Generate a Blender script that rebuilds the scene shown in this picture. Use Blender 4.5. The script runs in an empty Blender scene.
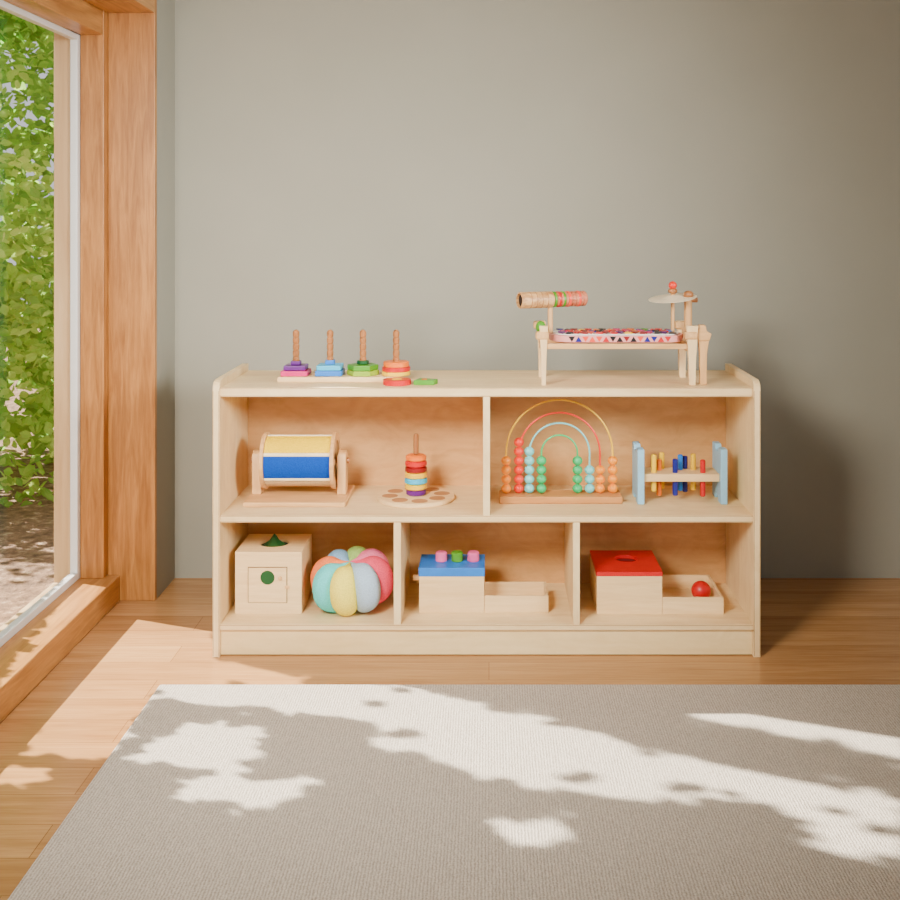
import bpy, bmesh, math, random
from mathutils import Vector, Matrix, Euler, noise as mnoise
random.seed(7)
pi=math.pi
COL=bpy.context.scene.collection
BASE={}
def lin(c):
    return tuple(((v/255)/12.92 if v/255<=0.04045 else ((v/255+0.055)/1.055)**2.4) for v in c)+(1,)
# ------------------------------------------------------------ materials
def newmat(name):
    m=bpy.data.materials.new(name); m.use_nodes=True
    nt=m.node_tree; return m,nt,nt.nodes['Principled BSDF']
def coords(nt,scale,rot=(0,0,0)):
    tc=nt.nodes.new('ShaderNodeTexCoord'); mp=nt.nodes.new('ShaderNodeMapping')
    mp.inputs['Scale'].default_value=scale; mp.inputs['Rotation'].default_value=rot
    nt.links.new(tc.outputs['Object'],mp.inputs['Vector']); return mp.outputs['Vector']
def noise(nt,vec,scale,detail=4,rough=.55,dist=0):
    n=nt.nodes.new('ShaderNodeTexNoise'); n.inputs['Scale'].default_value=scale
    n.inputs['Detail'].default_value=detail; n.inputs['Roughness'].default_value=rough
    n.inputs['Distortion'].default_value=dist
    nt.links.new(vec,n.inputs['Vector']); return n.outputs['Fac']
def ramp(nt,fac,stops):
    r=nt.nodes.new('ShaderNodeValToRGB')
    while len(r.color_ramp.elements)<len(stops): r.color_ramp.elements.new(.5)
    for e,(p,c) in zip(r.color_ramp.elements,stops): e.position=p; e.color=c
    nt.links.new(fac,r.inputs['Fac']); return r.outputs['Color']
def mixc(nt,a,b,fac,mode='MIX'):
    m=nt.nodes.new('ShaderNodeMix'); m.data_type='RGBA'; m.blend_type=mode
    if isinstance(fac,(int,float)): m.inputs[0].default_value=fac
    else: nt.links.new(fac,m.inputs[0])
    for s,v in ((6,a),(7,b)):
        if isinstance(v,tuple): m.inputs[s].default_value=v
        else: nt.links.new(v,m.inputs[s])
    return m.outputs[2]
def bump(nt,bs,h,strength,dist=.002):
    b=nt.nodes.new('ShaderNodeBump'); b.inputs['Strength'].default_value=strength
    b.inputs['Distance'].default_value=dist
    nt.links.new(h,b.inputs['Height']); nt.links.new(b.outputs['Normal'],bs.inputs['Normal'])
def wood(name,dark,light,axis='x',sc=1.0,rough=.5,contrast=1.0,fine=.3,mottle=0):
    m,nt,bs=newmat(name)
    s={'x':(1.2,14,14),'y':(14,1.2,14),'z':(14,14,1.2)}[axis]
    v=coords(nt,tuple(k*sc for k in s))
    n1=noise(nt,v,1.6,5,.6,.8); n2=noise(nt,v,9,3,.6,.2)
    c1=ramp(nt,n1,[(.5-.22/contrast,lin(dark)),(.5+.2/contrast,lin(light))])
    c2=ramp(nt,n2,[(.3,(.8,.76,.70,1)),(.62,(1,1,1,1))])
    c=mixc(nt,c1,c2,fine,'MULTIPLY')
    if mottle:
        n3=noise(nt,coords(nt,(5,9,9) if axis!='z' else (9,9,5)),2.2,5,.65,1.6)
        c=mixc(nt,c,ramp(nt,n3,[(.36,(.84,.78,.68,1)),(.6,(1,1,1,1))]),mottle,'MULTIPLY')
    nt.links.new(c,bs.inputs['Base Color'])
    bs.inputs['Roughness'].default_value=rough
    bump(nt,bs,n2,.1,.001)
    return m
def paint(name,c,rough=.38,var=.06):
    m,nt,bs=newmat(name)
    v=coords(nt,(30,30,30)); n=noise(nt,v,1.5,3)
    L=lin(c); D=tuple(k*(1-var*2) for k in L[:3])+(1,)
    nt.links.new(ramp(nt,n,[(.3,D),(.7,L)]),bs.inputs['Base Color'])
    bs.inputs['Roughness'].default_value=rough
    return m
def fabric(name,c):
    m,nt,bs=newmat(name)
    v=coords(nt,(1,1,1)); n=noise(nt,v,340,2,.6)
    L=lin(c); D=tuple(k*.82 for k in L[:3])+(1,)
    nt.links.new(ramp(nt,n,[(.35,D),(.65,L)]),bs.inputs['Base Color'])
    bs.inputs['Roughness'].default_value=.95; bs.inputs['Specular IOR Level'].default_value=.1
    bump(nt,bs,n,.8,.0025)
    return m
PLY=(226,192,138); PLYL=(243,218,168)
ply_x=wood('birch_ply_horizontal',PLY,PLYL,'x',.8,fine=.3,mottle=.4)
ply_z=wood('birch_ply_vertical',PLY,PLYL,'z',.8,fine=.3,mottle=.45)
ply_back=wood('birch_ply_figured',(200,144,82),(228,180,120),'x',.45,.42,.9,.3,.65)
ply_kick=wood('birch_ply_kick',(228,198,138),(242,216,162),'x',.6,fine=.2,mottle=.3)
ply_line=wood('ply_edge_line',(150,106,62),(186,140,90),'x',3)
beech=wood('beech_toy',(196,144,86),(230,182,122),'x',2)
beech_z=wood('beech_toy_upright',(196,144,86),(230,182,122),'z',2)
beech_y=wood('beech_toy_depth',(196,144,86),(230,182,122),'y',2)
pale=wood('pale_maple_toy',(226,188,132),(244,212,158),'x',2,fine=.25)
pale_z=wood('pale_maple_upright',(224,186,130),(244,212,158),'z',2,fine=.25)
tanw=wood('orange_pine_toy',(184,122,62),(214,154,88),'x',2)
peg_brown=wood('brown_turned_wood',(136,84,44),(178,118,68),'z',3,.35)
carved=wood('carved_tan_wood',(176,122,70),(226,178,118),'x',5,.5,1.6,.7)
oak=wood('window_oak_upright',(148,94,40),(190,132,68),'z',2.6,.38,1.2,.6)
oak_y=wood('window_oak_sill',(158,104,48),(200,144,80),'y',2.4,.36,1.2,.55)
oak_pale=wood('sunlit_outdoor_oak',(190,154,108),(218,188,142),'z',.9,.6)  # paler than the indoor oak: sunlight put into the colour
P={k:paint(k+'_paint',c) for k,c in dict(
 red=(206,14,20),darkred=(140,8,16),orange=(244,118,8),yellow=(250,198,4),green=(78,150,26),
 darkgreen=(14,80,34),blue=(20,118,212),navy=(14,26,130),purple=(92,20,118),magenta=(214,14,112),
 cyan=(50,182,226),teal=(30,180,150),lightblue=(148,200,230),pink=(240,100,154),mauve=(226,90,150),
 white=(240,236,228),limegreen=(146,180,28),coral=(244,76,46),cream=(244,228,192),black=(18,18,20),
 rose=(240,160,154),abgreen=(34,188,108),aborange=(255,150,14),abred=(240,48,20),aqua=(116,214,216)).items()}
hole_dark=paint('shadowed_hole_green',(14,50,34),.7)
holered=paint('shadowed_hole_red',(110,8,14),.7)

def make_wall():
    m,nt,bs=newmat('taupe_plaster')
    v=coords(nt,(1,1,1)); n=noise(nt,v,1.3,5,.6); n2=noise(nt,v,160,3,.6)
    nt.links.new(ramp(nt,n,[(.3,lin((147,145,131))),(.7,lin((154,152,138)))]),bs.inputs['Base Color'])
    bs.inputs['Roughness'].default_value=.85; bump(nt,bs,n2,.12,.001); return m
wallm=make_wall()
ceilm=paint('white_ceiling_paint',(225,222,214),.9,.01)
def make_floor():
    m,nt,bs=newmat('oak_plank_floor')
    v=coords(nt,(1,1,1))
    br=nt.nodes.new('ShaderNodeTexBrick'); nt.links.new(v,br.inputs['Vector'])
    br.inputs['Scale'].default_value=1; br.inputs['Brick Width'].default_value=1.9; br.inputs['Row Height'].default_value=.095
    br.inputs['Mortar Size'].default_value=.0008; br.inputs['Mortar Smooth'].default_value=.3
    br.inputs['Color1'].default_value=lin((181,133,83)); br.inputs['Color2'].default_value=lin((197,150,98))
    br.inputs['Mortar'].default_value=lin((136,94,56)); br.offset=.37
    v2=coords(nt,(1.3,22,22)); n1=noise(nt,v2,1.5,6,.6,.8); n2=noise(nt,v2,8,3)
    c=mixc(nt,br.outputs['Color'],ramp(nt,n1,[(.3,(.75,.68,.61,1)),(.65,(1,1,1,1))]),.95,'MULTIPLY')
    c=mixc(nt,c,ramp(nt,n2,[(.35,(.80,.76,.71,1)),(.6,(1,1,1,1))]),.7,'MULTIPLY')
    nt.links.new(c,bs.inputs['Base Color']); bs.inputs['Roughness'].default_value=.24
    bump(nt,bs,n2,.04,.001); return m
floorm=make_floor()
def make_rug():
    m,nt,bs=newmat('woven_wool_rug')
    v=coords(nt,(1,1,1))
    w=nt.nodes.new('ShaderNodeTexWave'); w.wave_type='BANDS'; w.bands_direction='X'
    w.inputs['Scale'].default_value=60; w.inputs['Distortion'].default_value=3; w.inputs['Detail'].default_value=3
    w.inputs['Detail Scale'].default_value=2
    nt.links.new(v,w.inputs['Vector'])
    n=noise(nt,v,300,3,.7); n3=noise(nt,coords(nt,(90,12,1)),2.4,4)
    mm=nt.nodes.new('ShaderNodeMath'); mm.operation='MULTIPLY_ADD'; mm.inputs[1].default_value=.28
    nt.links.new(w.outputs['Fac'],mm.inputs[0]); nt.links.new(n,mm.inputs[2])
    c=ramp(nt,mm.outputs[0],[(.35,lin((150,138,124))),(.9,lin((214,203,188)))])
    c=mixc(nt,c,ramp(nt,n3,[(.3,(.83,.83,.83,1)),(.65,(1,1,1,1))]),.75,'MULTIPLY')
    nt.links.new(c,bs.inputs['Base Color']); bs.inputs['Roughness'].default_value=.95
    bump(nt,bs,mm.outputs[0],.6,.003); return m
rugm=make_rug()
def leafmat(name,a,b,tf=.5):
    m,nt,bs=newmat(name)
    v=coords(nt,(1,1,1)); n=noise(nt,v,5,3)
    col=ramp(nt,n,[(.35,lin(a)),(.65,lin(b))])
    nt.links.new(col,bs.inputs['Base Color']); bs.inputs['Roughness'].default_value=.8
    tr=nt.nodes.new('ShaderNodeBsdfTranslucent'); nt.links.new(col,tr.inputs['Color'])
    mx=nt.nodes.new('ShaderNodeMixShader'); mx.inputs[0].default_value=tf
    nt.links.new(bs.outputs[0],mx.inputs[1]); nt.links.new(tr.outputs[0],mx.inputs[2])
    nt.links.new(mx.outputs[0],nt.nodes['Material Output'].inputs['Surface']); return m
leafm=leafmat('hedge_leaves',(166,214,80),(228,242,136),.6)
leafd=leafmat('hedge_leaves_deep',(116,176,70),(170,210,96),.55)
canopym=leafmat('gobo_leaves',(40,80,24),(80,120,40),.08)
barkm=wood('bark',(70,52,38),(110,86,62),'z',1,.9)
def groundmat():
    m,nt,bs=newmat('mulch_ground')
    v=coords(nt,(1,1,1)); n=noise(nt,v,22,6,.75); 
    nt.links.new(ramp(nt,n,[(.35,lin((84,62,46))),(.55,lin((150,116,88))),(.72,lin((220,192,160)))]),bs.inputs['Base Color'])
    bs.inputs['Roughness'].default_value=.95; bump(nt,bs,n,.8,.02); return m
groundm=groundmat()
alum=paint('white_aluminium',(222,224,222),.35,.02)
def glassmat():
    m,nt,bs=newmat('window_glass')
    t=nt.nodes.new('ShaderNodeBsdfTransparent'); g=nt.nodes.new('ShaderNodeBsdfGlossy'); g.inputs['Roughness'].default_value=.02
    mx=nt.nodes.new('ShaderNodeMixShader'); mx.inputs[0].default_value=.04
    nt.links.new(t.outputs[0],mx.inputs[1]); nt.links.new(g.outputs[0],mx.inputs[2])
    nt.links.new(mx.outputs[0],nt.nodes['Material Output'].inputs['Surface']); return m
glassm=glassmat()
# ------------------------------------------------------------ geometry
def box(bm,x0,x1,y0,y1,z0,z1):
    v=[bm.verts.new(p) for p in [(x0,y0,z0),(x1,y0,z0),(x1,y1,z0),(x0,y1,z0),(x0,y0,z1),(x1,y0,z1),(x1,y1,z1),(x0,y1,z1)]]
    for f in [(0,3,2,1),(4,5,6,7),(0,1,5,4),(1,2,6,5),(2,3,7,6),(3,0,4,7)]: bm.faces.new([v[i] for i in f])
def axm(axis):
    return {'z':Matrix.Identity(3),'x':Matrix(((0,0,1),(1,0,0),(0,1,0))),'y':Matrix(((1,0,0),(0,0,-1),(0,1,0)))}[axis]
def lathe(bm,prof,c,axis='z',n=32,closed=False,M=None):
    R=M if M is not None else axm(axis); c=Vector(c); rings=[]
    for r,h in prof:
        if r<1e-6: rings.append([bm.verts.new(c+R@Vector((0,0,h)))])
        else: rings.append([bm.verts.new(c+R@Vector((r*math.cos(2*pi*i/n),r*math.sin(2*pi*i/n),h))) for i in range(n)])
    pr=list(zip(rings,rings[1:]))
    if closed: pr.append((rings[-1],rings[0]))
    for a,b in pr:
        for i in range(n):
            j=(i+1)%n
            if len(a)==1 and len(b)==1: continue
            if len(a)==1: bm.faces.new((a[0],b[i],b[j]))
            elif len(b)==1: bm.faces.new((a[i],a[j],b[0]))
            else: bm.faces.new((a[i],a[j],b[j],b[i]))
    if not closed:
        for rg in (rings[0],rings[-1]):
            if len(rg)>1: bm.faces.new(rg)
def cyl(bm,c,r,h,axis='z',n=32,ch=.0,M=None):
    if ch: lathe(bm,[(r-ch,0),(r,ch),(r,h-ch),(r-ch,h)],c,axis,n,M=M)
    else: lathe(bm,[(r,0),(r,h)],c,axis,n,M=M)
def ring(bm,c,ro,ri,h,axis='z',n=40,ch=.001,M=None):
    lathe(bm,[(ri,0),(ro-ch,0),(ro,ch),(ro,h-ch),(ro-ch,h),(ri,h)],c,axis,n,closed=True,M=M)
def ball(bm,c,r,sz=1,n=24):
    k=n//2
    lathe(bm,[(r*math.sin(pi*i/k),-r*sz*math.cos(pi*i/k)) for i in range(k+1)],c,'z',n)
def prism(bm,pts,d0,d1,axis):
    def mk(p,d): return {'x':(d,p[0],p[1]),'y':(p[0],d,p[1]),'z':(p[0],p[1],d)}[axis]
    a=[bm.verts.new(mk(p,d0)) for p in pts]; b=[bm.verts.new(mk(p,d1)) for p in pts]
    bm.faces.new(a); bm.faces.new(b[::-1]); n=len(pts)
    for i in range(n): bm.faces.new((a[i],b[i],b[(i+1)%n],a[(i+1)%n]))
def tube(bm,path,r,n=10):
    path=[Vector(p) for p in path]; rings=[]
    up=None
    for i,p in enumerate(path):
        t=(path[min(i+1,len(path)-1)]-path[max(i-1,0)]).normalized()
        if up is None: up=t.orthogonal().normalized()
        up=(up-t*up.dot(t)).normalized(); s=t.cross(up)
        rr=r[i] if isinstance(r,(list,tuple)) else r
        rings.append([bm.verts.new(p+up*rr*math.cos(2*pi*k/n)+s*rr*math.sin(2*pi*k/n)) for k in range(n)])
    for a,b in zip(rings,rings[1:]):
        for k in range(n): bm.faces.new((a[k],a[(k+1)%n],b[(k+1)%n],b[k]))
    bm.faces.new(rings[0]); bm.faces.new(rings[-1])
def plate_hole(bm,u0,u1,v0,v1,w0,w1,cu,cv,r,axis):
    def mk(u,v,w): return {'z':(u,v,w),'y':(u,w,v),'x':(w,u,v)}[axis]
    angs=[2*pi*i/36 for i in range(36)]+[math.atan2(b-cv,a-cu)%(2*pi) for a in (u0,u1) for b in (v0,v1)]
    angs=sorted(set(round(a,5) for a in angs)); L=[]
    for a in angs:
        ca,sa=math.cos(a),math.sin(a); t=1e9
        if ca>1e-6: t=min(t,(u1-cu)/ca)
        if ca<-1e-6: t=min(t,(u0-cu)/ca)
        if sa>1e-6: t=min(t,(v1-cv)/sa)
        if sa<-1e-6: t=min(t,(v0-cv)/sa)
        o=(cu+t*ca,cv+t*sa); i=(cu+r*ca,cv+r*sa)
        L.append([bm.verts.new(mk(o[0],o[1],w0)),bm.verts.new(mk(o[0],o[1],w1)),bm.verts.new(mk(i[0],i[1],w1)),bm.verts.new(mk(i[0],i[1],w0))])
    for k in range(len(L)):
        a=L[k]; b=L[(k+1)%len(L)]
        for q in range(4): bm.faces.new((a[q],b[q],b[(q+1)%4],a[(q+1)%4]))
def fin(name,bm,mat,parent=None,bev=0,label=None,seg=2):
    bmesh.ops.recalc_face_normals(bm,faces=bm.faces[:])
    off=BASE.get(parent.name,Vector((0,0,0))) if parent else Vector((0,0,0))
    if parent: bmesh.ops.translate(bm,verts=bm.verts[:],vec=-off)
    for f in bm.faces: f.smooth=True
    for e in bm.edges:
        if len(e.link_faces)==2 and e.calc_face_angle(0)>.6: e.smooth=False
    me=bpy.data.meshes.new(name); bm.to_mesh(me); bm.free()
    me.materials.append(mat)
    o=bpy.data.objects.new(name,me); COL.objects.link(o)
    if parent: o.parent=parent; BASE[o.name]=off
    if bev:
        md=o.modifiers.new('Bevel','BEVEL'); md.width=bev; md.segments=seg; md.limit_method='ANGLE'; md.angle_limit=.6; md.harden_normals=True
    if label: o['label']=label
    return o
def thing(name,loc,label,cat,group=None):
    e=bpy.data.objects.new(name,None); e.empty_display_size=.05; e.location=loc; COL.objects.link(e)
    BASE[e.name]=Vector(loc); e['label']=label; e['category']=cat
    if group: e['group']=group
    return e
def pbox(name,p,mat,*a,bev=.0012,label=None):
    bm=bmesh.new(); box(bm,*a); return fin(name,bm,mat,p,bev,label)
def pcyl(name,p,mat,c,r,h,axis='z',ch=.001,label=None,n=32,M=None):
    bm=bmesh.new(); cyl(bm,c,r,h,axis,n,ch,M); return fin(name,bm,mat,p,0,label)
def struct(name,mat,*boxes,bev=0,parent=None):
    bm=bmesh.new()
    for b in boxes: box(bm,*b)
    o=fin(name,bm,mat,parent,bev)
    if not parent: o['kind']='structure'
    return o
# ------------------------------------------------------------ room shell
WX=-.856
struct('floor',floorm,(-.947,2.4,-2.2,3.052,-.1,0))
struct('wall_back',wallm,(-1.12,2.6,3.052,3.2,-.1,2.4))
struct('wall_right',wallm,(2.4,2.6,-2.2,3.052,-.1,2.4))
struct('ceiling',ceilm,(-1.12,2.6,-2.2,3.2,2.4,2.5))
struct('wall_left',wallm,(-1.12,WX,2.885,3.052,-.1,2.4),(-1.12,WX,-2.2,.28,-.1,2.4),(-1.12,WX,.28,2.885,1.62,2.4))
w=thing('window_1',(-1.0,1.57,0),'tall oak-framed picture window looking onto a green garden','window')
w['kind']='structure'
BY=2.868
struct('jamb',oak,(-.976,WX+.001,BY,2.885,0,1.62),parent=w,bev=.002)
struct('jamb',oak,(-.976,WX+.001,.28,.30,0,1.62),parent=w,bev=.002)
struct('inner_frame',oak,(-1.036,-.976,2.838,2.885,.067,1.62),(-1.036,-.976,.28,.33,.067,1.62),parent=w,bev=.002)
struct('header',oak_y,(-1.036,WX+.001,.30,BY,1.506,1.62),parent=w,bev=.002)
struct('head_rail',oak_y,(-1.036,-.978,.33,2.838,1.445,1.506),parent=w,bev=.002)
struct('sill',oak_y,(-1.05,-.945,.30,BY-.0005,0,.067),parent=w,bev=.004)
struct('casement',alum,(-1.056,-1.037,2.822,2.85,.067,1.445),(-1.056,-1.037,.30,.33,.067,1.445),
       (-1.056,-1.037,.33,2.822,.067,.086),(-1.056,-1.037,.33,2.822,1.430,1.445),parent=w,bev=.002)
struct('outer_frame',oak_pale,(-1.100,-1.057,2.83,2.885,-.05,1.5),(-1.10,-1.057,.28,.33,-.05,1.5),
       (-1.10,-1.057,.33,2.83,-.05,.06),(-1.10,-1.057,.33,2.83,1.46,1.52),parent=w,bev=.002)
struct('glass_pane',glassm,(-1.049,-1.045,.33,2.822,.086,1.430),parent=w)
# ------------------------------------------------------------ garden
gr=struct('ground',groundm,(-12,-1.125,-4,12,-.3,-.05)); gr['label']='sunlit brown mulch and leaf litter outside'
def leafgeo(V,F,p,M,L,W):
    pts=[(0,-L*.5,0),(W*.42,-L*.18,.1*W),(W*.5,L*.1,.12*W),(0,L*.5,0),(-W*.5,L*.1,.12*W),(-W*.42,-L*.18,.1*W),(0,0,-.05*W)]
    b=len(V)
    for q in pts: V.append(tuple(p+M@Vector(q)))
    for i in range(6): F.append((b+i,b+(i+1)%6,b+6))
def rndM():
    return Euler((random.uniform(-1.3,1.3),random.uniform(-1.3,1.3),random.uniform(0,2*pi))).to_matrix()
def hedge(name,label):
    V=[];F=[];mi=[]
    for i in range(4300):
        d=random.random()
        back=d>.78
        c=Vector((random.uniform(-3.1,-1.2),3.92+(.75*d if not back else .75+.35*random.random()),random.uniform(-.04,3.2)))
        if not back: c.y+=.16*math.sin(c.z*5+c.x*4)+.10*math.sin(c.x*11+c.z*9)
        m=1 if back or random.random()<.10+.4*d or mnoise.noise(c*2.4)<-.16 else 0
        sz=1.5 if mnoise.noise(c*1.7+Vector((5,5,5)))>.05 else 1.1
        for j in range(random.randint(5,8)):
            L=random.uniform(.08,.12) if back else sz*random.uniform(.030,.050)
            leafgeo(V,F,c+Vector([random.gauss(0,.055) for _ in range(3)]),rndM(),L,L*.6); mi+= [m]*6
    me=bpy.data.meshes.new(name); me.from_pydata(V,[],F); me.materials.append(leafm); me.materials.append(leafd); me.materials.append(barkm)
    for i in range(14):
        xx=random.uniform(-2.6,-1.3); y=random.uniform(3.85,4.2); b=len(V)
    me.polygons.foreach_set('material_index',mi)
    o=bpy.data.objects.new(name,me); COL.objects.link(o); o['label']=label; o['category']='hedge'; o['kind']='stuff'
    return o
hedge('garden_hedge','dense bright yellow-green leafy hedge growing outside the window')
# sun direction
D=Vector((.928,-.371,-.70)).normalized()
def fp(px,py):
    Y=.973*1120/(py-221); return ((px-489)*Y/1120,Y)
zones=[[fp(*q) for q in z] for z in [
 [(120,592),(214,586),(222,658),(350,688),(330,702),(240,700),(160,694),(120,758),(12,756),(45,705),(75,655)],
 [(155,692),(240,684),(330,684),(425,690),(490,712),(570,728),(650,751),(735,771),(738,803),(680,813),(600,802),(535,792),(485,782),(436,772),(445,758),(398,762),(364,752),(382,736),(350,724),(295,721),(250,712),(205,713),(165,703)],
 [(122,764),(178,735),(228,725),(274,739),(270,764),(240,778),(200,778),(148,775)],
 [(176,788),(230,780),(324,784),(316,804),(250,815),(188,809)],
 [(728,772),(830,792),(920,802),(920,870),(850,867),(793,846),(813,826),(743,804)],
 [(668,716),(760,712),(920,709),(920,769),(800,744)],
 [(490,824),(575,824),(582,854),(516,854)],
 [(-10,764),(52,764),(52,784),(-10,784)]]]
def inside(x,y,poly):
    r=False; n=len(poly)
    for i in range(n):
        x1,y1=poly[i]; x2,y2=poly[(i+1)%n]
        if (y1>y)!=(y2>y) and x<(x2-x1)*(y-y1)/(y2-y1)+x1: r=not r
    return r
gobo=thing('sun_gobo',(-2.0,1.9,-.05),'broadleaf tree shading the window from outside','gobo')  # unseen leaf gobo, added so its gaps cast the wanted floor patches
V=[];F=[]
x=-.98
Dq=(-D).to_track_quat('Z','Y').to_matrix()
st=.0195
while x<1.15:
    y=1.2
    while y<3.0-.39*(x+.856):
        X=x+random.uniform(-.009,.009); Y=y+random.uniform(-.009,.009)
        q=Vector((X*15,Y*24,0)); jx=.030*mnoise.noise(q); jy=.024*mnoise.noise(q+Vector((7,3,5)))
        if X>.3 and Y>2.0: jx=jy=0
        near=any(inside(X+a,Y+b,z) for z in zones for a,b in ((.05,0),(-.05,0),(0,.05),(0,-.05),(0,0)))
        open_=near and any(inside(X+jx,Y+jy,z) for z in zones)
        if open_ and X>-.6 and mnoise.noise(Vector((X*15,Y*24,9)))>.50: open_=False
        if not open_:
            cx=-1.75+random.uniform(-.16,.16); k=(X-cx)/.928
            p=Vector((X,Y,0))+Vector((-.928,.371,.70))*k
            M=Dq@Euler((random.uniform(-.45,.45),random.uniform(-.45,.45),random.uniform(0,2*pi))).to_matrix()
            if near: leafgeo(V,F,p-BASE[gobo.name],M,random.uniform(.032,.046),random.uniform(.025,.032))
            else: leafgeo(V,F,p-BASE[gobo.name],M,random.uniform(.046,.060),random.uniform(.036,.044))
        y+=st
    x+=st
me=bpy.data.meshes.new('gobo_foliage'); me.from_pydata(V,[],F); me.materials.append(canopym)
o=bpy.data.objects.new('gobo_foliage',me); COL.objects.link(o); o.parent=gobo; o['kind']='stuff'
bm=bmesh.new()
tube(bm,[(-2.0,1.9,-.05),(-2.02,1.92,.7),(-1.96,1.9,1.5),(-2.0,1.95,2.1),(-1.95,2.0,2.5)],[.06,.05,.04,.03,.012],12)
fin('trunk',bm,barkm,gobo)
for e in [(-1.8,1.7,1.6),(-1.8,2.8,2.3),(-1.85,2.4,2.0)]:
    bm=bmesh.new(); a=Vector((-1.97,1.91,1.3)); b=Vector(e); tube(bm,[a,a.lerp(b,.5)+Vector((0,0,.1)),b],[.018,.010,.004],8)
    fin('branch',bm,barkm,gobo)
# ------------------------------------------------------------ rug
bm=bmesh.new(); box(bm,-.686,1.7,.5,2.333,0,.009)
rug=fin('rug',bm,rugm,None,.004); rug['label']='large pale grey-beige woven area rug on the wooden floor'; rug['category']='rug'
# ------------------------------------------------------------ shelf
S=thing('storage_shelf',(-.005,2.65,0),'low birch plywood toy shelf with five open compartments','shelf')
side=[(2.497,0),(2.497,.596),(2.500,.606),(2.508,.614),(2.520,.617),(2.8,.617),(2.8,0)]
for x0,x1 in ((-.6165,-.601),(.590,.6055)):
    bm=bmesh.new(); prism(bm,side,x0,x1,'x'); fin('side_panel',bm,ply_z,S,.0008)
pbox('top_board',S,ply_x,-.601,.590,2.503,2.8,.580,.600,bev=.0008)
pbox('middle_board',S,ply_x,-.601,.590,2.503,2.79,.299,.3145,bev=.0008)
pbox('bottom_board',S,ply_x,-.601,.590,2.503,2.79,.057,.071,bev=.0008)
pbox('kick_board',S,ply_kick,-.601,.590,2.508,2.523,.002,.0555,bev=.0008)
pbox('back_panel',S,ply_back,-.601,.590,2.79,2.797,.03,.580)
pbox('divider',S,ply_z,-.0134,.0022,2.503,2.79,.3145,.580,bev=.0008)
pbox('divider',S,ply_z,-.213,-.197,2.503,2.79,.071,.299,bev=.0008)
pbox('divider',S,ply_z,.188,.203,2.503,2.79,.071,.299,bev=.0008)
for z0,z1 in ((.580,.600),(.299,.3145),(.057,.071)):
    for zz in (z0+.0012,z1-.0022):
        pbox('ply_edge_line',S,ply_line,-.601,.590,2.5026,2.5032,zz,zz+.0010,bev=0,label='darker glue line on the plywood edge')
for xs in ((-.6165,-.601,2.4966),(.590,.6055,2.4966)):
    for xx in (xs[0]+.0010,xs[1]-.0020):
        pbox('ply_edge_line',S,ply_line,xx,xx+.0010,xs[2],2.4975,.003,.594,bev=0,label='darker glue line on the plywood edge')
TZ=.600; MZ=.3145; LZ=.071
# ------------------------------------------------------------ geometric stacker
G=thing('shape_stacking_toy',(-.34,2.63,TZ),'wooden peg board with four turned pegs holding colourful shape pieces','stacking toy')
pbox('base_board',G,pale,-.490,-.205,2.59,2.668,TZ,TZ+.012,bev=.002)
def spin(p,x,y,z0,z1,r,mat):
    bm=bmesh.new(); prof=[(r*.9,z0)]; n=7; h=(z1-z0)
    for i in range(n):
        a=z0+h*i/n; b=h/n
        prof+=[(r,a+b*.12),(r,a+b*.72),(r*.78,a+b*.86)]
    prof+=[(r*.7,z1-.001),(r*.3,z1+.001)]
    lathe(bm,prof,(x,y,0),'z',20); return fin('peg',bm,mat,p)
pegx=[-.453,-.373,-.296,-.218]
for x in pegx: spin(G,x,2.63,TZ+.012,.717,.0078,peg_brown)
def shape(name,p,x,y,z,r,h,n,mat,rot=0,ri=.008):
    pts=[(x+r*math.cos(2*pi*i/n+rot),y+r*math.sin(2*pi*i/n+rot)) for i in range(n)]
    bm=bmesh.new(); prism(bm,pts,z,z+h,'z'); return fin(name,bm,mat,p,.002)
z=TZ+.0122
shape('square_piece',G,pegx[0],2.63,z,.044,.012,4,P['magenta'],pi/4)
shape('square_piece',G,pegx[0],2.63,z+.0125,.036,.011,4,P['purple'],pi/4)
shape('square_piece',G,pegx[0],2.63,z+.024,.016,.009,4,P['purple'],pi/4)
shape('rectangle_piece',G,pegx[1],2.63,z,.044,.012,4,P['blue'],pi/4)
shape('rectangle_piece',G,pegx[1],2.63,z+.0125,.040,.012,4,P['cyan'],pi/4)
shape('rectangle_piece',G,pegx[1],2.63,z+.025,.015,.010,4,P['blue'],pi/4)
shape('hexagon_piece',G,pegx[2],2.63,z,.038,.012,6,P['limegreen'],0)
shape('hexagon_piece',G,pegx[2],2.63,z+.0125,.037,.012,6,P['green'],0)
shape('hexagon_piece',G,pegx[2],2.63,z+.025,.015,.009,6,P['darkgreen'],.3)
pcyl('round_piece',G,P['yellow'],(pegx[3],2.63,z),.033,.009)
pcyl('round_piece',G,P['red'],(pegx[3],2.63,z+.0092),.033,.010)
pcyl('round_piece',G,P['orange'],(pegx[3],2.63,z+.0194),.030,.012)
L=thing('loose_shape_piece',(-.214,2.557,TZ),'red disc with a yellow centre lying by the peg board','toy piece')
bm=bmesh.new(); ring(bm,(-.210,2.557,TZ),.032,.012,.012); fin('disc',bm,P['red'],L)
pcyl('centre',L,P['yellow'],(-.210,2.557,TZ),.012,.0127)
L=thing('loose_shape_piece',(-.15,2.568,TZ),'small green wedge piece lying flat on the shelf top','toy piece')
bm=bmesh.new(); prism(bm,[(-.172,2.545),(-.125,2.545),(-.117,2.568),(-.160,2.590)],TZ,TZ+.011,'z'); fin('wedge',bm,P['green'],L,.0015)
pcyl('dot',L,P['orange'],(-.148,2.562,TZ+.006),.007,.006)
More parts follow.
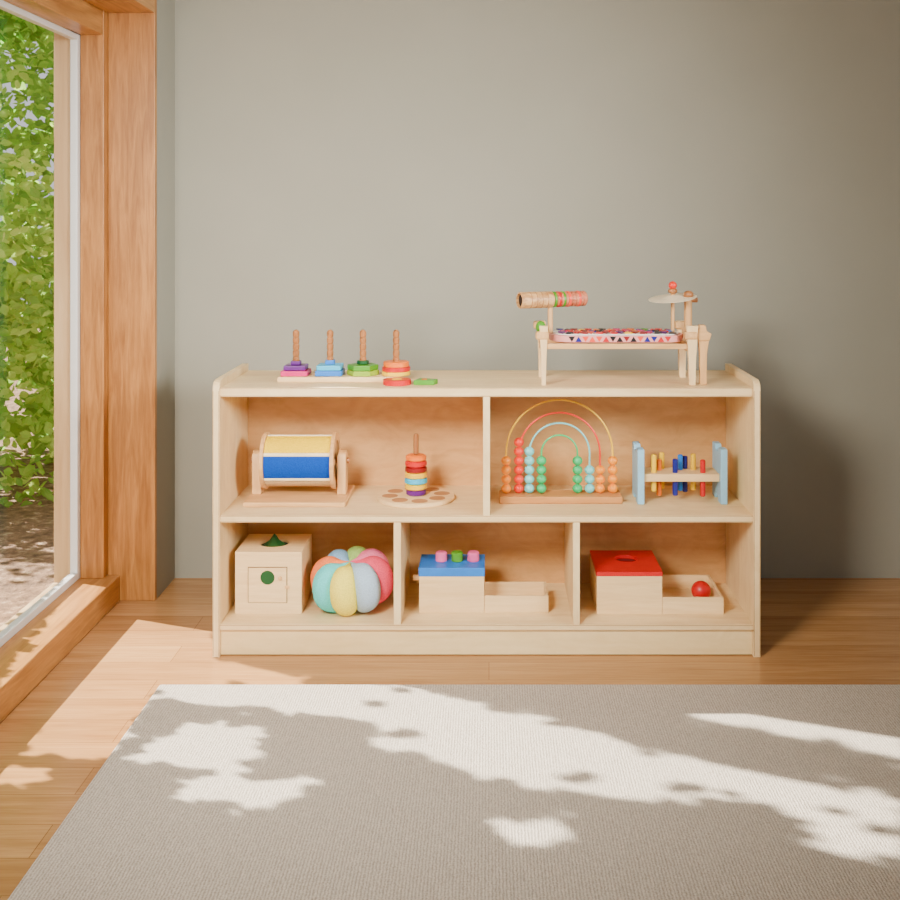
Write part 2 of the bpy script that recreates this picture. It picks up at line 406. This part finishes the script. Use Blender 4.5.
# ------------------------------------------------------------ music table
Mt=thing('music_table',(.30,2.61,TZ),'wooden musical activity table with xylophone deck, cymbal and guiro','musical toy')
for x,hw in ((.124,.0052),(.461,.0072)):
    for y in (2.545,2.675):
        bm=bmesh.new()
        prism(bm,[(x-hw,TZ),(x+hw,TZ),(x+hw*1.2,TZ+.06),(x+hw*1.9,.735),(x-hw*1.9,.735),(x-hw*1.2,TZ+.06)],y-.007,y+.007,'y')
        fin('leg',bm,pale_z,Mt,.0015)
    pbox('cross_rail',Mt,beech_y,x-.005,x+.006,2.552,2.668,.672,.690)
    pbox('bracket',Mt,beech_y,x-.018,x+.012,2.535,2.560,.704,.722,bev=.004)
    pbox('bracket',Mt,beech_y,x-.018,x+.012,2.660,2.685,.716,.734,bev=.004)
x=.489;y=2.558
bm=bmesh.new(); prism(bm,[(x-.008,TZ),(x+.007,TZ),(x+.008,TZ+.07),(x+.013,.704),(x-.012,.704),(x-.009,TZ+.07)],y-.006,y+.006,'y'); fin('leg',bm,beech_z,Mt,.0015)
bm=bmesh.new(); prism(bm,[(x-.014,.700),(x+.013,.700),(x+.018,.716),(x+.007,.722),(x+.004,.736),(x-.009,.736),(x-.014,.720)],y-.010,y+.012,'y'); fin('leg_joint',bm,beech,Mt,.002)
pbox('end_block',Mt,beech,.448,.476,2.560,2.605,.702,.726,bev=.004)
for y in (2.548,2.672): pbox('long_rail',Mt,beech,.118,.470,y-.005,y+.005,.682,.694)
pts=[]
for i in range(13):
    a=pi/2+pi*i/12; pts.append((.185+.045*math.cos(a),2.61+.066*math.sin(a)))
for i in range(13):
    a=-pi/2+pi*i/12; pts.append((.405+.045*math.cos(a),2.61+.066*math.sin(a)))
bm=bmesh.new(); prism(bm,pts,.697,.712,'z'); fin('deck',bm,P['rose'],Mt,.0015)
pts2=[(.295+(a-.295)*.95,2.61+(b-2.61)*.88) for a,b in pts]
bm=bmesh.new(); prism(bm,pts2,.712,.7150,'z'); fin('deck_top',bm,P['white'],Mt,.001)
cols=['red','navy','coral','blue','black','darkred','yellow','purple','red','black','green','red','magenta','orange','navy','darkred']
rr=random.Random(3)
for j in range(3):
    for i in range(16):
        x=.168+i*.0168+.004*(j%2); y=2.575+j*.035; s=1 if (i+j)%2 else -1
        bm=bmesh.new()
        prism(bm,[(x-.0085,y-.016*s),(x+.0085,y-.016*s),(x,y+.016*s)],.7152,.7182,'z')
        fin('pattern_tile',bm,P[rr.choice(cols)],Mt,0)
for i in range(15):
    x=.188+i*.0156; s=1 if i%2 else -1; bm=bmesh.new()
    prism(bm,[(x-.0075,.7045-.006*s),(x+.0075,.7045-.006*s),(x,.7045+.006*s)],2.5432,2.5439,'y')
    fin('pattern_tile',bm,P[rr.choice(['red','darkred','navy','white','coral','black'])],Mt,0)
# guiro, turned slightly so its hollow end shows
pcyl('guiro_post',Mt,beech_z,(.143,2.615,.70),.006,.075)
GM=Matrix.Rotation(math.radians(24),3,'Z')@axm('x'); gc=Vector((.150,2.615,.790)); gx=GM@Vector((0,0,1))
def gp(h): return gc+gx*h
bm=bmesh.new(); ring(bm,gp(-.088),.0190,.0155,.084,M=GM,ch=.0015); fin('guiro_tube',bm,carved,Mt)
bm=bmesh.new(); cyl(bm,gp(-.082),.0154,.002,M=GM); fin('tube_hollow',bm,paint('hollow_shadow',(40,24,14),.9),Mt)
for hh in (-.064,-.050,-.036,-.022):
    bm=bmesh.new(); ring(bm,gp(hh),.0194,.0188,.0016,M=GM,ch=.0002); fin('carved_line',bm,peg_brown,Mt)
prof=[(.012,-.004)]
for i in range(9): prof+=[(.0178,-.002+i*.0098),(.0178,.003+i*.0098),(.0152,.0055+i*.0098)]
prof+=[(.012,.086)]
redwood=wood('reddish_carved_wood',(176,84,56),(220,140,100),'x',5,.5,1.4,.6)
bm=bmesh.new(); lathe(bm,prof,gc,n=28,M=GM); fin('ribbed_tube',bm,redwood,Mt)
for xx,c in ((-.003,'green'),(.008,'red'),(.020,'green'),(.034,'coral'),(.060,'coral')):
    bm=bmesh.new(); cyl(bm,gp(xx),.0187,.006,M=GM,ch=.001); fin('colour_band',bm,P[c],Mt)
bm=bmesh.new(); ball(bm,(.118,2.555,.731),.0115,1.25); fin('egg_shaker',bm,P['green'],Mt)
# cymbal
pcyl('cymbal_rod',Mt,beech_z,(.428,2.61,.70),.0042,.118)
Mr=Euler((.10,-.10,0)).to_matrix()
bm=bmesh.new(); lathe(bm,[(0,0),(.05,.0005),(.056,.002),(.056,.003),(.03,.004),(.016,.009),(0,.010)],(.428,2.61,.791),M=Mr,n=40); fin('cymbal',bm,P['cream'],Mt)
bm=bmesh.new(); ball(bm,(.428,2.61,.823),.0095); fin('red_bead',bm,P['abred'],Mt)
bm=bmesh.new(); ball(bm,(.428,2.61,.810),.011,.7); fin('wood_bead',bm,peg_brown,Mt)
pcyl('upright_post',Mt,beech_z,(.462,2.60,.70),.009,.098)
bm=bmesh.new(); ball(bm,(.463,2.60,.802),.012,.8); fin('post_cap',bm,peg_brown,Mt)
pcyl('side_peg',Mt,peg_brown,(.452,2.60,.790),.006,.032,'x')
# ------------------------------------------------------------ spinning drum
Dm=thing('spinning_drum',(-.447,2.665,MZ),'wooden spinning drum with yellow and blue fabric panels on a stand','drum toy')
pbox('base_board',Dm,beech,-.567,-.331,2.575,2.755,MZ,MZ+.011,bev=.003)
cz=.4035; R=.060
for x in (-.550,-.349):
    bm=bmesh.new(); prism(bm,[(2.647,MZ+.011),(2.683,MZ+.011),(2.683,.415),(2.679,.423),(2.670,.428),(2.660,.428),(2.651,.423),(2.647,.415)],x-.011,x+.011,'x'); fin('post',bm,beech_z,Dm,.003)
for x in (-.535,-.371):
    bm=bmesh.new(); ring(bm,(x,2.665,cz),R+.0065,R-.012,.009,'x',48,.001); fin('end_ring',bm,beech,Dm)
    bm=bmesh.new(); box(bm,x+.002,x+.007,2.665-.006,2.665+.006,cz-R+.008,cz+R-.008); box(bm,x+.002,x+.007,2.665-R+.008,2.665+R-.008,cz-.006,cz+.006); fin('spoke',bm,beech,Dm)
pcyl('axle',Dm,peg_brown,(-.5655,2.665,cz),.007,.234,'x')
names=[('yellow',29,82),('cream',-94,-42),('blue',-31,20),('white',92,142),('red',148,202),('green',208,258)]
drumfab={'yellow':fabric('drum_yellow',(248,208,4)),'blue':fabric('drum_blue',(16,72,172)),'cream':fabric('drum_cream',(226,196,150)),'white':fabric('drum_white',(235,230,220)),'red':fabric('drum_red',(200,40,30)),'green':fabric('drum_green',(60,150,60))}
for nm,a0,a1 in names:
    bm=bmesh.new(); pp=[]
    for i in range(13):
        a=math.radians(a0+(a1-a0)*i/12); pp.append((2.665-R*math.cos(a),cz+R*math.sin(a)))
    for i in range(12,-1,-1):
        a=math.radians(a0+(a1-a0)*i/12); pp.append((2.665-(R-.003)*math.cos(a),cz+(R-.003)*math.sin(a)))
    prism(bm,pp,-.5255,-.3715,'x'); fin('fabric_panel',bm,drumfab[nm],Dm,label=nm+' fabric panel')
slatm=paint('slat_cream',(246,226,184),.45)
for a in (24.5,87,145,205,264,-36.5):
    a=math.radians(a); pcyl('dowel',Dm,slatm,(-.527,2.665-(R-.0035)*math.cos(a),cz+(R-.0035)*math.sin(a)),.0052,.158,'x')
# ------------------------------------------------------------ ring stacker
K=thing('ring_stacker',(-.173,2.655,MZ),'round dimpled wooden disc with a peg of stacked rainbow rings','stacking toy')
pcyl('disc_base',K,pale,(-.173,2.655,MZ),.0925,.010,n=64,ch=.002)
dimp=wood('dimple_wood',(156,102,56),(188,134,82),'x',2)
for i in range(8):
    a=2*pi*i/8+.2; bm=bmesh.new(); cyl(bm,(-.173+.062*math.cos(a),2.655+.062*math.sin(a),MZ+.0098),.019,.0006,'z',28); fin('dimple',bm,dimp,K)
z=MZ+.0102
for nm,r in (('purple',.0235),('yellow',.026),('cyan',.027),('yellow',.0265),('darkred',.026),('red',.026),('orange',.0245)):
    bm=bmesh.new(); lathe(bm,[(r-.004,0),(r,.003),(r,.0105),(r-.004,.0133)],(-.173,2.655,z),'z',32); fin('ring',bm,P[nm],K,label=nm+' wooden ring'); z+=.0135
pcyl('peg',K,peg_brown,(-.173,2.655,z),.0062,.050,ch=.003)
# ------------------------------------------------------------ rainbow abacus
A=thing('rainbow_abacus',(.1675,2.64,MZ),'rainbow-shaped bead abacus with colourful wire arches on wood base','abacus')
pbox('base_bar',A,tanw,.024,.311,2.605,2.675,MZ,MZ+.017,bev=.003)
acz=.4258; acx=.166
arch=[(.1255,'yellow','aborange','aborange',4,4),(.0955,'abred','abred','aborange',6,3),(.071,'aqua','aqua','aqua',5,3),(.0425,'abgreen','abgreen','abgreen',4,4)]
for r,wc,lc,rc,nl,nr in arch:
    pth=[(acx-r,2.64,MZ+.012),(acx-r,2.64,.38)]
    pth+=[(acx-r*math.cos(pi*i/32),2.64,acz+r*math.sin(pi*i/32)) for i in range(33)]
    pth+=[(acx+r,2.64,.38),(acx+r,2.64,MZ+.012)]
    bm=bmesh.new(); tube(bm,pth,.0021,10); fin('arch_wire',bm,P[wc],A)
    for s,c,k in ((-1,lc,nl),(1,rc,nr)):
        for i in range(k):
            bm=bmesh.new(); ball(bm,(acx+s*r,2.64,MZ+.017+.0112+i*.0218),.0118,.92,20)
            fin('bead',bm,P[c],A)
# ------------------------------------------------------------ pounding bench
Bn=thing('pounding_bench',(.448,2.65,MZ),'pounding bench with light-blue ends and colourful wooden pegs','pounding toy')
for x in (.353,.546):
    y0,y1=2.60,2.70
    pr=[(y0,MZ),(y0+.03,MZ),(y0+.036,MZ+.012),(y1-.036,MZ+.012),(y1-.03,MZ),(y1,MZ),(y1,MZ+.128),(y1-.03,MZ+.128),(y1-.036,MZ+.116),(y0+.036,MZ+.116),(y0+.03,MZ+.128),(y0,MZ+.128)]
    bm=bmesh.new(); prism(bm,pr,x-.008,x+.008,'x'); fin('end_panel',bm,P['lightblue'],Bn,.002)
pbox('bench_plank',Bn,pale,.361,.538,2.612,2.688,MZ+.050,MZ+.068,bev=.002)
pg=[(.387,'yellow',.016,2.630),(.403,'orange',.0,2.655),(.437,'navy',.006,2.630),(.454,'blue',.010,2.660),(.485,'yellow',.012,2.660),(.502,'red',.004,2.630),(.412,'yellow',.012,2.672),(.468,'navy',.004,2.674)]
for x,c,dz,y in pg:
    pcyl('peg',Bn,P[c],(x,y,MZ+.008+dz),.0062,.086,ch=.002,n=20)
# ------------------------------------------------------------ object permanence box
Q=thing('permanence_box',(-.5065,2.645,LZ),'square wooden posting box with a round top hole and small door','toy box')
x0,x1,y0,y1,z1=-.583,-.430,2.571,2.721,LZ+.142
t=.008
bm=bmesh.new()
box(bm,x0,x0+t,y0+t,y1,LZ,z1-t); box(bm,x1-t,x1,y0+t,y1,LZ,z1-t); box(bm,x0+t,x1-t,y1-t,y1,LZ,z1-t); box(bm,x0+t,x1-t,y0+t,y1-t,LZ,LZ+t)
fin('body',bm,pale,Q,.0008)
bm=bmesh.new(); plate_hole(bm,x0,x1,y0,y1,z1-t,z1,(x0+x1)/2,(y0+y1)/2,.034,'z'); fin('lid',bm,pale,Q,.0008)
pbox('front_panel',Q,pale,x0,x1,y0,y0+t,LZ,z1-t,bev=.0008)
dx=-.508
dk=paint('dark_gap',(90,60,36),.8)
pbox('door_gap',Q,dk,dx-.045,dx+.045,y0-.0006,y0+.001,LZ+.026,LZ+.108,bev=0)
bm=bmesh.new(); plate_hole(bm,dx-.0435,dx+.0435,LZ+.0275,LZ+.1065,y0-.004,y0-.0004,dx,LZ+.084,.0165,'y'); fin('door',bm,pale,Q,.0005)
pcyl('round_window',Q,P['darkgreen'],(dx,y0-.0005,LZ+.084),.016,.0012,'y',ch=.0003)
pcyl('door_knob',Q,beech,(dx+.03,y0-.004,LZ+.084),.004,.006,'y')
pbox('door_latch',Q,beech,dx+.040,dx+.050,y0-.006,y0-.004,LZ+.060,LZ+.066,bev=.0005)
pcyl('hole_shade',Q,hole_dark,((x0+x1)/2,(y0+y1)/2,z1-.012),.034,.006)  # dark disc, shade inside the top hole put into its colour
bm=bmesh.new(); lathe(bm,[(.024,0),(.026,.003),(.012,.012),(.004,.024),(0,.028)],((x0+x1)/2,(y0+y1)/2,z1-.006),'z',6); fin('spinner',bm,P['darkgreen'],Q)
# ------------------------------------------------------------ fabric ball
Fb=thing('fabric_ball',(-.319,2.606,LZ),'soft pumpkin-shaped fabric ball with puffy pastel rainbow segments','ball')
order=[(255,238,96),(176,200,222),(250,84,116),(250,124,164),(176,222,118),(140,186,226),(255,134,74),(96,220,220)]
N=8; BZ=.0640
for s in range(N):
    bm=bmesh.new(); nu=14; nv=24; R=.0985
    a0=math.radians(-99)+2*pi*(s-.5)/N
    grid=[]
    for j in range(nv+1):
        ph=pi*j/nv; row=[]
        for i in range(nu+1):
            u=i/nu; a=a0+2*pi*u/N
            pf=math.sin(pi*u)**.6 if 0<u<1 else 0
            sp=max(math.sin(ph),0)
            rr_=R*(.80+.20*pf)*sp**.7
            zz=BZ*math.copysign(abs(math.cos(ph))**.85,math.cos(ph))*(.86+.14*pf)*(1-.28*math.exp(-(ph/.32)**2))
            row.append(bm.verts.new((rr_*math.cos(a),rr_*math.sin(a),zz)))
        grid.append(row)
    for j in range(nv):
        for i in range(nu):
            bm.faces.new((grid[j][i],grid[j+1][i],grid[j+1][i+1],grid[j][i+1]))
    bmesh.ops.rotate(bm,verts=bm.verts[:],cent=(0,0,0),matrix=Euler((.14,-.08,0)).to_matrix())
    bmesh.ops.translate(bm,verts=bm.verts[:],vec=(-.319,2.606,LZ+BZ+.0025))
    bmesh.ops.remove_doubles(bm,verts=bm.verts[:],dist=.0001)
    fin('segment',bm,fabric('ball_fabric',order[s]),Fb)
# ------------------------------------------------------------ boxes with trays
def traybox(T,x0,xm,x1,y0,y1,h,lid,lt,wood1,holes,traymat):
    bm=bmesh.new(); t=.007
    box(bm,x0,xm,y0,y1,LZ,LZ+h-lt); fin('box_body',bm,wood1,T,.0012)
    bm=bmesh.new()
    if holes: plate_hole(bm,x0-.001,xm+.001,y0-.001,y1+.001,LZ+h-lt,LZ+h,(x0+xm)/2+.005,(y0+y1)/2+.02,.027,'z')
    else: box(bm,x0-.001,xm+.001,y0-.001,y1+.001,LZ+h-lt,LZ+h)
    fin('lid',bm,lid,T,.0012)
    th=.039
    bm=bmesh.new()
    box(bm,xm+.0005,x1,y0+.001,y0+t,LZ,LZ+th); box(bm,xm+.0005,x1,y1-t,y1-.001,LZ,LZ+th)
    box(bm,x1-t,x1,y0+t,y1-t,LZ,LZ+th); fin('tray_wall',bm,traymat,T,.001)
    pbox('tray_floor',T,traymat,xm+.0005,x1-t,y0+t,y1-t,LZ,LZ+.007,bev=0)
T=thing('peg_drop_box',(-.01,2.63,LZ),'wooden box with blue lid, three coloured pegs and open tray','toy box')
traybox(T,-.161,-.011,.137,2.577,2.682,.104,P['blue'],.020,pale,False,pale)
for x,c in ((-.112,'pink'),(-.075,'green'),(-.037,'mauve')):
    pcyl('peg',T,P[c],(x,2.628,LZ+.104),.0135,.022,ch=.002)
pcyl('side_peg',T,beech,(-.176,2.60,LZ+.074),.007,.016,'x')
T=thing('ball_drop_box',(.39,2.645,LZ),'wooden box with red lid, round hole and open ball tray','toy box')
traybox(T,.247,.397,.538,2.566,2.735,.098,P['red'],.010,pale,True,pale)
pcyl('hole_shade',T,holered,(.327,2.6705,LZ+.089),.027,.001,ch=0)  # dark red disc, painted as the shade down the lid hole
b=bmesh.new(); ball(b,(.500,2.64,LZ+.0075+.023),.023,1,32)
rb=fin('red_ball',b,P['red']); rb['label']='glossy red wooden ball resting in the open tray'; rb['category']='ball'
# ------------------------------------------------------------ light
def area(name,loc,tgt,size,power,col):
    l=bpy.data.lights.new(name,'AREA'); l.size=size; l.energy=power; l.color=col
    o=bpy.data.objects.new(name,l); o.location=loc; o.rotation_euler=(Vector(tgt)-Vector(loc)).to_track_quat('-Z','Y').to_euler(); COL.objects.link(o); return l
s=bpy.data.lights.new('sun','SUN'); s.energy=29; s.angle=math.radians(.5); s.color=(1,.93,.81)
o=bpy.data.objects.new('sun',s); o.rotation_euler=D.to_track_quat('-Z','Y').to_euler(); COL.objects.link(o)
l=area('key_fill',(-.78,.85,1.45),(-.14,2.8,.46),.55,26,(1,.94,.84)); l.spread=math.radians(92)  # added fill lamp, soft key from the left; no real fitting
l=area('side_fill',(2.0,.6,1.4),(-.85,2.9,.8),.6,12,(1,.98,.94)); l.spread=math.radians(50)  # added fill lamp from the right to lift the left wall strip
W=bpy.data.worlds.new('world'); bpy.context.scene.world=W; W.use_nodes=True
bg=W.node_tree.nodes['Background']; bg.inputs[0].default_value=(.92,.95,1,1); bg.inputs[1].default_value=.85
# ------------------------------------------------------------ camera
c=bpy.data.cameras.new('camera'); c.sensor_width=36; c.lens=36*1120/900; c.shift_y=-229/900; c.shift_x=-39/900; c.clip_start=.05
o=bpy.data.objects.new('camera',c); o.location=(0,0,.973); o.rotation_euler=(pi/2,0,0); COL.objects.link(o)
bpy.context.scene.camera=o
